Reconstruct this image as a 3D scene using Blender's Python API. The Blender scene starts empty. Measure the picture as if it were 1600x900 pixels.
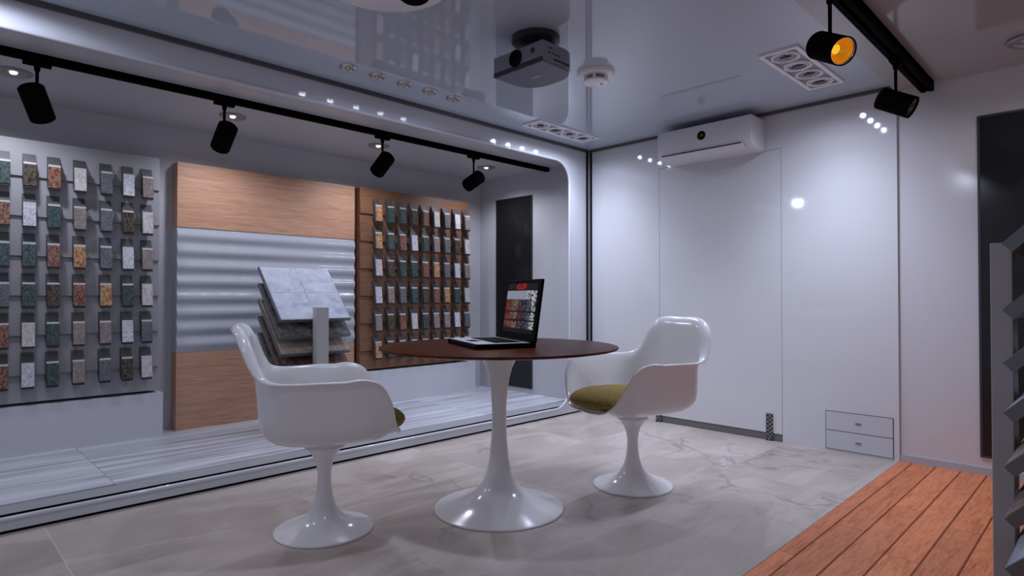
import bpy, bmesh, math, random
from mathutils import Vector, Matrix
random.seed(7)
PI = math.pi
scn = bpy.context.scene
col = scn.collection

# ------------------------------------------------------------------ camera
yaw, pitch = math.radians(45.2), math.radians(0.78)
cam_d = bpy.data.cameras.new('camera'); cam = bpy.data.objects.new('camera', cam_d); col.objects.link(cam)
cam.location = (0, 0, 0.985)
cam.rotation_euler = Vector((math.cos(yaw)*math.cos(pitch), math.sin(yaw)*math.cos(pitch), math.sin(pitch))).to_track_quat('-Z', 'Y').to_euler()
cam_d.sensor_width = 36; cam_d.lens = 949/1600*36; cam_d.clip_start = 0.02
scn.camera = cam

# ------------------------------------------------------------------ world, exposure
world = bpy.data.worlds.new('world'); scn.world = world; world.use_nodes = True
bg = world.node_tree.nodes['Background']
bg.inputs['Color'].default_value = (0.77, 0.80, 1.0, 1); bg.inputs['Strength'].default_value = 0.275
vs = scn.view_settings
vs.view_transform = 'Standard'; vs.look = 'None'; vs.gamma = 1.0; vs.use_curve_mapping = False
vs.exposure = 0.32
COOL = (0.72, 0.785, 1.0)
WARM = (1.0, 0.80, 0.62)

def spot_light(name, loc, power, color=COOL, size=165, blend=0.35, radius=0.03, aim=(0, 0, -1)):
    d = bpy.data.lights.new(name, 'SPOT'); d.energy = power; d.color = color
    d.spot_size = math.radians(size); d.spot_blend = blend; d.shadow_soft_size = radius
    o = bpy.data.objects.new(name, d); col.objects.link(o); o.location = loc
    o.rotation_euler = Vector(aim).to_track_quat('-Z', 'Y').to_euler()
    return o

# ------------------------------------------------------------------ material helpers
def lin(c):
    c = c/255
    return c/12.92 if c <= 0.04045 else ((c+0.055)/1.055)**2.4
def rgb(r, g, b): return (lin(r), lin(g), lin(b), 1)

def mat(name, color, rough=0.5, metal=0.0, spec=0.5, coat=0.0, emit=None, estr=0.0):
    m = bpy.data.materials.new(name); m.use_nodes = True
    b = m.node_tree.nodes['Principled BSDF']
    b.inputs['Base Color'].default_value = tuple(color[:3]) + (1,)
    b.inputs['Roughness'].default_value = rough; b.inputs['Metallic'].default_value = metal
    b.inputs['Specular IOR Level'].default_value = spec
    b.inputs['Coat Weight'].default_value = coat; b.inputs['Coat Roughness'].default_value = 0.05
    if emit:
        b.inputs['Emission Color'].default_value = tuple(emit[:3]) + (1,); b.inputs['Emission Strength'].default_value = estr
    return m

class NT:
    def __init__(s, m): s.m = m; s.t = m.node_tree; s.b = s.t.nodes['Principled BSDF']
    def n(s, typ, **kw):
        n = s.t.nodes.new(typ)
        for k, v in kw.items():
            if k.startswith('_'): setattr(n, k[1:], v)
            else: n.inputs[k].default_value = v
        return n
    def l(s, a, b): s.t.links.new(a, b)
    def coords(s, scale=(1, 1, 1), rot=(0, 0, 0), rnd=True):
        tc = s.n('ShaderNodeTexCoord'); mp = s.n('ShaderNodeMapping')
        mp.inputs['Scale'].default_value = scale; mp.inputs['Rotation'].default_value = rot
        if rnd:
            oi = s.n('ShaderNodeObjectInfo'); mul = s.n('ShaderNodeMath', _operation='MULTIPLY'); mul.inputs[1].default_value = 37.0
            s.l(oi.outputs['Random'], mul.inputs[0]); add = s.n('ShaderNodeVectorMath', _operation='ADD')
            s.l(tc.outputs['Object'], add.inputs[0]); s.l(mul.outputs[0], add.inputs[1]); s.l(add.outputs[0], mp.inputs['Vector'])
        else:
            s.l(tc.outputs['Object'], mp.inputs['Vector'])
        return mp.outputs['Vector']
    def noise(s, vec, scale, detail=4, rough=0.55, dist=0.0):
        n = s.n('ShaderNodeTexNoise', Scale=scale, Detail=detail, Roughness=rough, Distortion=dist); s.l(vec, n.inputs['Vector']); return n.outputs['Fac']
    def ramp(s, fac, stops, interp='LINEAR'):
        r = s.n('ShaderNodeValToRGB'); e = r.color_ramp.elements; r.color_ramp.interpolation = interp
        while len(e) > len(stops): e.remove(e[-1])
        while len(e) < len(stops): e.new(0.5)
        for el, (p, c) in zip(e, stops): el.position = p; el.color = tuple(c[:3]) + (1,)
        s.l(fac, r.inputs['Fac']); return r.outputs['Color']
    def mix(s, fac, a, b, mode='MIX'):
        m = s.n('ShaderNodeMix', _data_type='RGBA', _blend_type=mode)
        for sock, v in ((m.inputs[0], fac), (m.inputs[6], a), (m.inputs[7], b)):
            if hasattr(v, 'links'): s.l(v, sock)
            else: sock.default_value = v if not isinstance(v, tuple) else tuple(v[:3]) + (1,)
        return m.outputs[2]
    def bump(s, fac, strength=0.3, dist=0.002):
        b = s.n('ShaderNodeBump', Strength=strength, Distance=dist); s.l(fac, b.inputs['Height']); s.l(b.outputs['Normal'], s.b.inputs['Normal'])
    def color(s, c): s.l(c, s.b.inputs['Base Color'])

def g(v): return (v, v, v)
# plain materials
M = {}
M['wall'] = mat('glossy_white_panel', (0.66, 0.66, 0.68), 0.06, spec=0.5)
M['wall_matte'] = mat('white_paint', (0.62, 0.61, 0.63), 0.14)
M['ceiling'] = mat('glossy_ceiling', (0.49, 0.55, 0.64), 0.035, spec=0.55)
M['ceiling2'] = mat('lower_ceiling_gloss', (0.42, 0.40, 0.40), 0.07, spec=0.4)
M['frame'] = mat('glossy_white_frame', (0.62, 0.63, 0.67), 0.09, spec=0.6)
M['alcove'] = mat('alcove_paint', (0.50, 0.50, 0.53), 0.35)
M['trim'] = mat('dark_trim_metal', (0.11, 0.11, 0.12), 0.3, 0.6)
M['post'] = mat('grey_post_metal', (0.30, 0.30, 0.31), 0.35, 0.5)
M['black'] = mat('black_powder_coat', (0.0015, 0.0015, 0.0015), 0.8, spec=0.04)
M['gap'] = mat('black_gap', (0.004, 0.004, 0.005), 0.9, spec=0.0)
M['plastic'] = mat('white_moulded_plastic', (0.83, 0.82, 0.83), 0.16, spec=0.5)
M['ac'] = mat('white_appliance_plastic', (0.74, 0.74, 0.77), 0.3)
M['sill'] = mat('grey_sill', (0.34, 0.34, 0.36), 0.4)
M['chrome'] = mat('brushed_nickel', (0.62, 0.60, 0.57), 0.22, 0.9)
M['white_ring'] = mat('white_fitting', (0.88, 0.88, 0.92), 0.3)
M['grey_ring'] = mat('grey_fitting', (0.26, 0.26, 0.28), 0.3, 0.3)
M['dark_grey'] = mat('dark_grey_metal', (0.05, 0.052, 0.056), 0.4, 0.3)
M['tray'] = mat('grey_tray_metal', (0.15, 0.155, 0.165), 0.35, 0.4)
M['standpost'] = mat('grey_stand_paint', (0.42, 0.41, 0.42), 0.4)
M['proj'] = mat('projector_grey', (0.20, 0.21, 0.25), 0.4)
M['proj_bottom'] = mat('projector_underside', (0.16, 0.17, 0.22), 0.5)
M['proj_dark'] = mat('projector_dark', (0.02, 0.021, 0.025), 0.4)
M['glass_dark'] = mat('tinted_glass', (0.012, 0.012, 0.013), 0.12, spec=0.4)
M['laptop_silver'] = mat('laptop_silver', (0.62, 0.63, 0.66), 0.45)
M['laptop_black'] = mat('laptop_black', (0.0015, 0.0015, 0.002), 0.6, spec=0.06)
M['kick'] = mat('grey_kick_plate', (0.17, 0.17, 0.165), 0.45, 0.3)
M['box'] = mat('white_plinth', (0.60, 0.60, 0.64), 0.35)
M['wave'] = mat('glossy_wave_panel', (0.46, 0.48, 0.53), 0.12, spec=0.6)
M['boardgrey'] = mat('grey_siding_paint', (0.33, 0.33, 0.345), 0.4)
M['bulb_warm'] = mat('warm_bulb', (1, 0.9, 0.8), 0.4, emit=(1.0, 0.82, 0.62), estr=4.0)
M['green_led'] = mat('green_display', (0.01, 0.02, 0.01), 0.4, emit=(0.25, 0.6, 0.15), estr=0.10)
M['strip'] = mat('cream_edge', (0.50, 0.48, 0.46), 0.5)
M['bracket'] = mat('charcoal_bracket', (0.06, 0.062, 0.066), 0.5)
M['hatch'] = mat('hatch_white', (0.58, 0.58, 0.61), 0.2)
M['baseb'] = mat('grey_baseboard', (0.46, 0.46, 0.50), 0.4)

# orange lit reflector of the nearest spotlight
M['amber'] = mat('amber_reflector', (0.9, 0.42, 0.03), 0.25, 0.6, emit=(1.0, 0.42, 0.01), estr=0.16)
M['amber_core'] = mat('amber_lamp', (1.0, 0.6, 0.05), 0.3, emit=(1.0, 0.55, 0.02), estr=0.6)
M['lens'] = mat('dull_reflector', (0.10, 0.09, 0.06), 0.3, 0.7)

def wood(name, c1, c2, c3, scale=(1.2, 14, 60), rough=0.4, grain=1.0, spec=0.5, coat=0.0):
    m = mat(name, c1, rough, spec=spec, coat=coat); t = NT(m)
    v = t.coords(scale)
    a = t.noise(v, 1.6*grain, 5, 0.6, 0.6); b = t.noise(v, 7*grain, 3, 0.6)
    base = t.ramp(a, [(0.3, c2), (0.55, c1), (0.72, c3)])
    t.color(t.mix(0.5, base, t.ramp(b, [(0.35, c2), (0.6, c3)]), 'MIX'))
    t.bump(b, 0.12, 0.001)
    return m
M['oak'] = wood('oak_laminate', (0.56, 0.31, 0.195), (0.36, 0.185, 0.11), (0.66, 0.39, 0.26), (1.0, 10, 34), 0.42)
M['oak2'] = wood('brown_siding_wood', (0.196, 0.089, 0.045), (0.131, 0.058, 0.029), (0.247, 0.115, 0.059), (1.0, 10, 34), 0.45)
M['tabletop'] = wood('rosewood_veneer', (0.071, 0.016, 0.005), (0.034, 0.007, 0.003), (0.105, 0.026, 0.008), (2.0, 16, 4), 0.35, spec=0.03)

def plank_mat():
    m = mat('red_oak_plank', (0.5, 0.2, 0.1), 0.45, spec=0.2); t = NT(m)
    v = t.coords((1.1, 9, 1)); a = t.noise(v, 2.0, 5, 0.62, 1.6); b = t.noise(v, 9.0, 5, 0.65, 0.8)
    base = t.ramp(a, [(0.28, (0.382, 0.088, 0.025)), (0.47, (0.657, 0.188, 0.059)), (0.62, (0.763, 0.240, 0.084)), (0.8, (0.551, 0.144, 0.043))])
    c = t.mix(0.45, base, t.ramp(b, [(0.36, (0.318, 0.076, 0.024)), (0.5, (0.700, 0.208, 0.068)), (0.7, (0.827, 0.296, 0.112))]))
    oi = t.n('ShaderNodeObjectInfo'); hs = t.n('ShaderNodeHueSaturation', Saturation=0.95)
    mr = t.n('ShaderNodeMapRange'); mr.inputs['To Min'].default_value = 0.85; mr.inputs['To Max'].default_value = 1.12
    t.l(oi.outputs['Random'], mr.inputs['Value']); t.l(mr.outputs[0], hs.inputs['Value']); t.l(c, hs.inputs['Color']); t.color(hs.outputs['Color'])
    t.bump(b, 0.15, 0.001); return m
M['plank'] = plank_mat()
M['groove'] = mat('plank_groove', (0.16, 0.045, 0.02), 0.6)

def marble_mat():
    m = mat('grey_marble_tile', (0.412, 0.372, 0.341), 0.34, spec=0.45); t = NT(m)
    v = t.coords((1, 1, 1), (0, 0, 0.5))
    cl = t.noise(v, 1.7, 7, 0.62, 0.5)
    base = t.ramp(cl, [(0.30, (0.371, 0.310, 0.267)), (0.5, (0.474, 0.406, 0.359)), (0.68, (0.577, 0.506, 0.455))])
    v2 = t.coords((0.55, 1.5, 1), (0, 0, 0.35)); w = t.noise(v2, 0.9, 7, 0.55, 0.7)
    white = t.ramp(w, [(0.455, g(0)), (0.497, g(0.42)), (0.503, g(0.42)), (0.55, g(0))])
    c1 = t.mix(white, base, (0.783, 0.707, 0.647))
    v3 = t.coords((0.8, 0.6, 1), (0, 0, 1.3)); k = t.noise(v3, 0.8, 5, 0.55, 0.6)
    crack = t.ramp(k, [(0.494, g(0)), (0.4985, g(0.7)), (0.5015, g(0.7)), (0.506, g(0))])
    msk = t.ramp(t.noise(v, 1.1, 2), [(0.42, g(0)), (0.55, g(1))])
    cm = t.n('ShaderNodeMath', _operation='MULTIPLY'); t.l(crack, cm.inputs[0]); t.l(msk, cm.inputs[1])
    c2 = t.mix(cm.outputs[0], c1, (0.196, 0.167, 0.149))
    fine = t.noise(t.coords((3, 14, 1), (0, 0, 0.4)), 3.0, 5, 0.7)
    c3 = t.mix(0.25, c2, t.ramp(fine, [(0.3, (0.391, 0.334, 0.293)), (0.7, (0.597, 0.530, 0.477))]))
    oi = t.n('ShaderNodeObjectInfo'); hs = t.n('ShaderNodeHueSaturation')
    mr = t.n('ShaderNodeMapRange'); mr.inputs['To Min'].default_value = 0.86; mr.inputs['To Max'].default_value = 1.1
    t.l(oi.outputs['Random'], mr.inputs['Value']); t.l(mr.outputs[0], hs.inputs['Value']); t.l(c3, hs.inputs['Color']); t.color(hs.outputs['Color'])
    return m
M['marble'] = marble_mat()
M['grout'] = mat('pale_grout', (0.72, 0.70, 0.70), 0.7)

def streak_mat():
    m = mat('streaked_marble', (0.5, 0.5, 0.55), 0.38, spec=0.5); t = NT(m)
    v = t.coords((0.45, 9, 1)); a = t.noise(v, 1.5, 6, 0.62, 0.35); b = t.noise(t.coords((0.7, 34, 1)), 1.6, 4, 0.65)
    base = t.ramp(a, [(0.36, (0.22, 0.24, 0.28)), (0.46, (0.46, 0.48, 0.53)), (0.56, (0.64, 0.66, 0.70)), (0.66, (0.84, 0.85, 0.88))])
    t.color(t.mix(0.45, base, t.ramp(b, [(0.36, (0.18, 0.20, 0.24)), (0.5, (0.55, 0.57, 0.62)), (0.64, (0.82, 0.83, 0.86))])))
    return m
M['streak'] = streak_mat()

def granite(name, stops, scale=110, rough=0.3, vein=None):
    m = mat(name, stops[1][1], rough, spec=0.4); t = NT(m)
    v = t.coords((1, 1, 0.55)); a = t.noise(v, scale, 3, 0.7)
    c = t.ramp(a, stops)
    if vein:
        v2 = t.coords((9, 1, 9), (0, 0.6, 0)); w = t.noise(v2, 6, 4, 0.6)
        c = t.mix(0.5, c, t.ramp(w, [(0.38, vein[0]), (0.62, vein[1])]))
    t.color(c); return m
def s3(a, b, c): return [(0.36, a), (0.5, b), (0.64, c)]
STONE = {
 'green': granite('green_granite', s3((0.014, 0.028, 0.027), (0.040, 0.068, 0.064), (0.095, 0.135, 0.125))),
 'brown': granite('brown_granite', s3((0.016, 0.012, 0.009), (0.06, 0.046, 0.033), (0.15, 0.115, 0.08))),
 'red': granite('red_granite', s3((0.05, 0.02, 0.015), (0.19, 0.082, 0.055), (0.34, 0.19, 0.14))),
 'orange': granite('orange_granite', s3((0.16, 0.07, 0.03), (0.40, 0.21, 0.10), (0.55, 0.35, 0.20)), 80),
 'white': granite('speckled_white_granite', s3((0.34, 0.34, 0.38), (0.52, 0.52, 0.58), (0.66, 0.66, 0.71)), 110),
 'grey': granite('grey_granite', s3((0.065, 0.068, 0.078), (0.12, 0.125, 0.14), (0.19, 0.195, 0.21)), 140),
 'beige': granite('beige_stone', s3((0.36, 0.335, 0.33), (0.49, 0.46, 0.455), (0.60, 0.57, 0.56)), 60),
 'taupe': granite('taupe_stone', s3((0.16, 0.13, 0.125), (0.24, 0.20, 0.19), (0.31, 0.265, 0.25)), 40, vein=((0.15, 0.12, 0.115), (0.33, 0.275, 0.26))),
}
WORD = {'green': 'dark green granite', 'brown': 'dark brown granite', 'red': 'red brown granite', 'orange': 'orange granite',
        'white': 'speckled white granite', 'grey': 'dark grey granite', 'beige': 'pale beige stone', 'taupe': 'taupe veined stone'}
def slab(name, c1, c2, c3, sc=9):
    m = mat(name, c2, 0.6, spec=0.3); t = NT(m); a = t.noise(t.coords((1, 1, 1)), sc, 7, 0.7, 0.8)
    t.color(t.ramp(a, [(0.33, c1), (0.5, c2), (0.66, c3)])); t.bump(a, 0.2, 0.002); return m
M['slate'] = slab('pale_blue_slate', (0.30, 0.34, 0.42), (0.46, 0.50, 0.60), (0.56, 0.59, 0.66))
M['darkslate'] = slab('dark_slate', (0.03, 0.03, 0.03), (0.10, 0.10, 0.10), (0.22, 0.215, 0.21), 14)
M['sandstone'] = slab('sand_stone', (0.22, 0.17, 0.135), (0.32, 0.25, 0.20), (0.42, 0.35, 0.29), 8)
M['rust'] = slab('rust_stone', (0.04, 0.025, 0.02), (0.13, 0.07, 0.05), (0.22, 0.14, 0.11), 26)
M['palestone'] = slab('pale_grey_stone', (0.30, 0.29, 0.28), (0.44, 0.43, 0.42), (0.55, 0.54, 0.53), 12)
M['plankstone'] = slab('brown_wood_tile', (0.12, 0.075, 0.055), (0.22, 0.15, 0.115), (0.34, 0.25, 0.21), 16)
def cushion_mat():
    m = mat('olive_tweed', (0.230, 0.165, 0.030), 0.85, spec=0.25); t = NT(m)
    a = t.noise(t.coords((1, 1, 1)), 220, 3, 0.7)
    t.color(t.ramp(a, [(0.35, (0.135, 0.094, 0.013)), (0.55, (0.270, 0.193, 0.043)), (0.68, (0.513, 0.385, 0.136))])); t.bump(a, 0.5, 0.003); return m
M['olive'] = cushion_mat()
def tread_mat():
    m = mat('checker_plate', (0.1, 0.1, 0.1), 0.35, 0.7); t = NT(m)
    w1 = t.n('ShaderNodeTexWave', Scale=22.0); w1.bands_direction = 'DIAGONAL'; t.l(t.coords((1, 1, 1), rnd=False), w1.inputs['Vector'])
    w2 = t.n('ShaderNodeTexWave', Scale=22.0); w2.bands_direction = 'DIAGONAL'; t.l(t.coords((1, -1, 1), rnd=False), w2.inputs['Vector'])
    mx = t.n('ShaderNodeMath', _operation='MAXIMUM'); t.l(w1.outputs['Fac'], mx.inputs[0]); t.l(w2.outputs['Fac'], mx.inputs[1])
    t.color(t.ramp(mx.outputs[0], [(0.7, (0.02, 0.02, 0.022)), (0.9, (0.30, 0.30, 0.31))])); return m
M['tread'] = tread_mat()
def window_mat():
    m = mat('tinted_window', (0.014, 0.014, 0.015), 0.16, spec=0.35); return m
M['window'] = window_mat()

# ------------------------------------------------------------------ mesh helpers
class MB:
    def __init__(s): s.v = []; s.f = []
    def add(s, vs, fs):
        k = len(s.v); s.v += [tuple(p) for p in vs]; s.f += [[i+k for i in f] for f in fs]; return s
    def box(s, x0, x1, y0, y1, z0, z1, mtx=None):
        vs = [Vector(p) for p in ((x0,y0,z0),(x1,y0,z0),(x1,y1,z0),(x0,y1,z0),(x0,y0,z1),(x1,y0,z1),(x1,y1,z1),(x0,y1,z1))]
        if mtx: vs = [mtx @ p for p in vs]
        return s.add(vs, [(3,2,1,0),(4,5,6,7),(0,1,5,4),(1,2,6,5),(2,3,7,6),(3,0,4,7)])
    def prism(s, prof, a0, a1, axis='x'):
        n = len(prof)
        def p(q, a): return {'x': (a, q[0], q[1]), 'y': (q[0], a, q[1]), 'z': (q[0], q[1], a)}[axis]
        return s.add([p(q, a0) for q in prof] + [p(q, a1) for q in prof],
                     [list(range(n))[::-1], list(range(n, 2*n))] + [(i, (i+1) % n, n+(i+1) % n, n+i) for i in range(n)])
    def lathe(s, prof, n=32, mtx=None, c=(0, 0, 0)):
        vs, fs, rows = [], [], []
        for r, z in prof:
            if r < 1e-6: rows.append([len(vs)]); vs.append(Vector((c[0], c[1], c[2]+z)))
            else:
                rows.append(list(range(len(vs), len(vs)+n)))
                vs += [Vector((c[0]+r*math.cos(2*PI*i/n), c[1]+r*math.sin(2*PI*i/n), c[2]+z)) for i in range(n)]
        for a, b in zip(rows, rows[1:]):
            for i in range(n):
                j = (i+1) % n
                if len(a) == 1 and len(b) == 1: continue
                if len(a) == 1: fs.append((a[0], b[j], b[i]))
                elif len(b) == 1: fs.append((a[i], a[j], b[0]))
                else: fs.append((a[i], a[j], b[j], b[i]))
        if mtx: vs = [mtx @ p for p in vs]
        return s.add(vs, fs)
    def cyl(s, p0, p1, r0, r1=None, n=20):
        p0, p1 = Vector(p0), Vector(p1); r1 = r0 if r1 is None else r1; d = p1-p0
        mt = Matrix.Translation(p0) @ d.to_track_quat('Z', 'Y').to_matrix().to_4x4()
        return s.lathe([(0, 0), (r0, 0), (r1, d.length), (0, d.length)], n, mt)
    def torus(s, c, R, r, n=32, k=8, mtx=None):
        vs = [Vector((c[0]+(R+r*math.cos(2*PI*j/k))*math.cos(2*PI*i/n), c[1]+(R+r*math.cos(2*PI*j/k))*math.sin(2*PI*i/n), c[2]+r*math.sin(2*PI*j/k))) for i in range(n) for j in range(k)]
        if mtx: vs = [mtx @ p for p in vs]
        return s.add(vs, [(i*k+j, ((i+1) % n)*k+j, ((i+1) % n)*k+(j+1) % k, i*k+(j+1) % k) for i in range(n) for j in range(k)])
    def grid(s, rows, close=False):
        k = len(s.v); nr, nc = len(rows), len(rows[0])
        s.v += [tuple(p) for r in rows for p in r]
        for i in range(nr-1):
            for j in range(nc if close else nc-1):
                j2 = (j+1) % nc
                s.f.append([k+i*nc+j, k+i*nc+j2, k+(i+1)*nc+j2, k+(i+1)*nc+j])
        return s
    def mesh(s, name, m=None, smooth=False, angle=35):
        me = bpy.data.meshes.new(name); me.from_pydata(s.v, [], s.f)
        b = bmesh.new(); b.from_mesh(me); bmesh.ops.recalc_face_normals(b, faces=b.faces); b.to_mesh(me); b.free()
        if m: me.materials.append(m)
        if smooth: me.shade_smooth(); me.set_sharp_from_angle(angle=math.radians(angle))
        me.update(); return me
    def build(s, name, m=None, parent=None, smooth=False, angle=35, bevel=0.0, loc=None, rotz=0):
        o = bpy.data.objects.new(name, s.mesh(name, m, smooth, angle)); col.objects.link(o)
        if parent: o.parent = parent
        if loc: o.location = loc
        o.rotation_euler.z = rotz
        if bevel: add_bevel(o, bevel)
        return o
def add_bevel(o, w, seg=2):
    b = o.modifiers.new('bevel', 'BEVEL'); b.width = w; b.segments = seg; b.limit_method = 'ANGLE'; b.angle_limit = math.radians(40); return o
def link(me, name, parent=None, loc=(0, 0, 0), rot=None):
    o = bpy.data.objects.new(name, me); col.objects.link(o); o.location = loc
    if parent: o.parent = parent
    if rot: o.rotation_euler = rot
    return o
def tag(o, label, cat, group=None):
    o['label'] = label; o['category'] = cat
    if group: o['group'] = group
    return o
def thing(name, label, cat, loc=(0, 0, 0), rotz=0, group=None):
    o = bpy.data.objects.new(name, None); col.objects.link(o); o.location = loc; o.rotation_euler.z = rotz
    o.empty_display_size = 0.05
    return tag(o, label, cat, group)
def struct(o, label=None):
    o['kind'] = 'structure'
    if label: o['label'] = label
    return o

# ------------------------------------------------------------------ room dimensions (metres, camera above the origin)
ZC, ZC2 = 2.25, 2.225          # main ceiling, lower ceiling on the right
XB, XB2 = 4.195, 4.213          # back wall, back wall of the plank area
YL = 3.275                     # front of the left wall
YW = 0.957                     # edge between marble and planks
AX, AY, AZ, AF = 4.11, 4.60, 2.15, 0.08   # alcove: side wall, back wall, ceiling, floor
XM, YM = -1.6, -1.4            # open sides behind the camera

# ------------------------------------------------------------------ floor
fl = struct(MB().box(XM, XB+0.1, YM, YL+0.05, -0.06, -0.0065).build('floor', M['grout']), 'floor of pale grey marble tiles and red oak planks')
MB().box(XM, XB, YW, YL+0.02, -0.0064, -0.0005).build('grout', M['grout'], fl)
tm = {}
xs = [XM] + [0.42+0.955*k for k in range(-2, 5)]; xs = [x for x in xs if XM <= x < XB-0.02] + [XB]
xs = sorted(set(xs)); ys = [YW, 1.615, 2.573, YL+0.02]
for x0, x1 in zip(xs, xs[1:]):
    for y0, y1 in zip(ys, ys[1:]):
        k = (round(x1-x0, 3), round(y1-y0, 3))
        if k not in tm: tm[k] = MB().box(0.0012, k[0]-0.0012, 0.0012, k[1]-0.0012, -0.006, 0).mesh('tile', M['marble'])
        link(tm[k], 'tile', fl, (x0, y0, 0))
gr = MB().box(XM, XB2, YM, YW, -0.0045, -0.0025).build('plank_groove', M['groove'], fl)
pm = {}; y = YW; row = 0; first = True
while y > YM+0.02:
    w = 0.070 if first else 0.1165; first = False
    x = XM; seg = [0.55, 1.0, 0.3, 0.8, 0.15, 0.65][row % 6]
    while x < XB2-0.001:
        L = min(seg, XB2-x); L = L if XB2-x-L > 0.08 else XB2-x
        k = (round(L, 3), w)
        if k not in pm:
            c = 0.003; z0, z1 = -0.004, 0.0015
            pm[k] = MB().add([(0.0008, 0.0012, z0), (L-0.0008, 0.0012, z0), (L-0.0008, w-0.0012, z0), (0.0008, w-0.0012, z0), (0.0014, 0.0012+c, z1), (L-0.0014, 0.0012+c, z1), (L-0.0014, w-0.0012-c, z1), (0.0014, w-0.0012-c, z1)],
                             [(3,2,1,0),(4,5,6,7),(0,1,5,4),(1,2,6,5),(2,3,7,6),(3,0,4,7)]).mesh('plank', M['plank'])
        link(pm[k], 'plank', fl, (x, y-w, 0)); x += L; seg = 1.15
    y -= w; row += 1

# ------------------------------------------------------------------ ceilings
struct(MB().box(XM, XB+0.1, 0.961, YL+0.02, ZC, ZC+0.06).build('ceiling', M['ceiling']), 'glossy grey ceiling panel above the marble floor')
struct(MB().box(XM, XB2+0.06, YM, 0.961, ZC2, ZC+0.06).build('ceiling_plank_area', M['ceiling2']), 'glossy warm grey ceiling above the planks')

# ------------------------------------------------------------------ back wall with flush door
wb = MB()
D0, D1, DZ = 1.634, 2.574, 1.99
wb.box(XB, XB+0.05, D1+0.003, YL, 0, ZC).box(XB, XB+0.05, 0.95, D0-0.003, 0, ZC).box(XB, XB+0.05, D0-0.003, D1+0.003, DZ+0.003, ZC)
struct(wb.build('wall_back', M['wall']), 'glossy white back wall')
struct(MB().box(XB2, XB2+0.05, YM, 0.96, 0, ZC).build('wall_back_plank_area', M['wall_matte']), 'white wall behind the plank floor')
dr = struct(MB().box(XB+0.0005, XB+0.03, D0, D1, 0.05, DZ).build('door_1', M['wall']), 'flush white door in the back wall')
MB().box(XB+0.031, XB+0.05, D0-0.003, D1+0.003, 0, DZ+0.003).build('door_rebate', M['gap'], dr)
MB().box(XB+0.004, XB+0.03, D0, D1, 0.0, 0.046).build('kick_plate', M['kick'], dr)
for y0, y1 in ((1.695, 1.740), (2.560, 2.605)):
    b = MB().box(XB-0.008, XB+0.0005, y0, y1, 0.002, 0.182).box(XB-0.020, XB-0.008, y0, y1, 0.002, 0.012).build('tread_strap', M['tread'], dr)
struct(MB().box(XB2-0.012, XB2, YM, 0.95, 0, 0.044).build('baseboard_back', M['baseb']))
# ceiling trims and the corner post
struct(MB().box(XM, XB, YL-0.022, YL, ZC-0.022, ZC).build('trim_1', M['trim']))
struct(MB().box(XB-0.022, XB, 0.975, YL-0.022, ZC-0.020, ZC).build('trim_2', M['trim']))
cp = struct(MB().box(XB-0.028, XB, YL-0.028, YL, 0, ZC).build('trim_3', M['post']), 'grey corner post between left wall and back wall')
MB().box(XB-0.036, XB-0.028, YL-0.012, YL, 0, ZC).box(XB-0.012, XB, YL-0.036, YL-0.028, 0, ZC).build('seal', M['gap'], cp)

# ------------------------------------------------------------------ left wall: frame with a rounded opening
OX0, OX1, OZ0, OZ1, RR = -1.4, 3.93, 0.064, 2.105, 0.17
def rrect(x0, x1, z0, z1, r, n=12):
    pts = []
    for cx, cz, a0 in ((x1-r, z1-r, 0), (x0+r, z1-r, PI/2), (x0+r, z0+r, PI), (x1-r, z0+r, 1.5*PI)):
        for i in range(n+1):
            a = a0 + PI/2*i/n; pts.append((cx+r*math.cos(a), cz+r*math.sin(a)))
    return pts
inner = rrect(OX0, OX1, OZ0, OZ1, RR)
WX0, WX1, WZ0, WZ1 = XM, XB-0.02, 0.012, ZC-0.02
cen = []
for cx, cz in ((OX1-RR, OZ1-RR), (OX0+RR, OZ1-RR), (OX0+RR, OZ0+RR), (OX1-RR, OZ0+RR)): cen += [(cx, cz)]*13
outer = []
for (x, z), (cx, cz) in zip(inner, cen):
    dx, dz = x-cx, z-cz; ts = []
    if abs(dx) > 1e-6: ts.append(((WX1 if dx > 0 else WX0)-cx)/dx)
    if abs(dz) > 1e-6: ts.append(((WZ1 if dz > 0 else WZ0)-cz)/dz)
    t = min(ts); outer.append((cx+dx*t, cz+dz*t))
# the arc point whose ray is nearest each wall corner is moved onto that corner
for c in ((WX1, WZ1), (WX0, WZ1), (WX0, WZ0), (WX1, WZ0)):
    k = min(range(len(outer)), key=lambda i: (outer[i][0]-c[0])**2+(outer[i][1]-c[1])**2); outer[k] = c
wl = MB()
wl.grid([[(x, YL, z) for x, z in outer], [(x, YL, z) for x, z in inner], [(x, YL+0.012, z) for x, z in inner], [(x, YL+0.012, z) for x, z in outer]], close=True)
wall_left = struct(wl.build('wall_left', M['frame'], smooth=True), 'glossy white frame wall around the display alcove')
bead = []
for (x, z), (cx, cz) in zip(inner, cen):
    n = Vector((x-cx, z-cz)).normalized(); r = 0.011
    bead.append([(x+n.x*(r*0.4-r*math.cos(a)), YL-r*math.sin(a)*0.9, z+n.y*(r*0.4-r*math.cos(a))) for a in [PI*(-0.15+1.3*i/9) for i in range(10)]])
MB().grid(bead+[bead[0]]).build('bead', M['frame'], wall_left, smooth=True, angle=60)
MB().box(XM, XB-0.03, YL+0.004, YL+0.011, 0, 0.0118).build('base_shade_strip', M['gap'], wall_left)  # black strip, shadow under the wall's lower edge put in as colour

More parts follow.
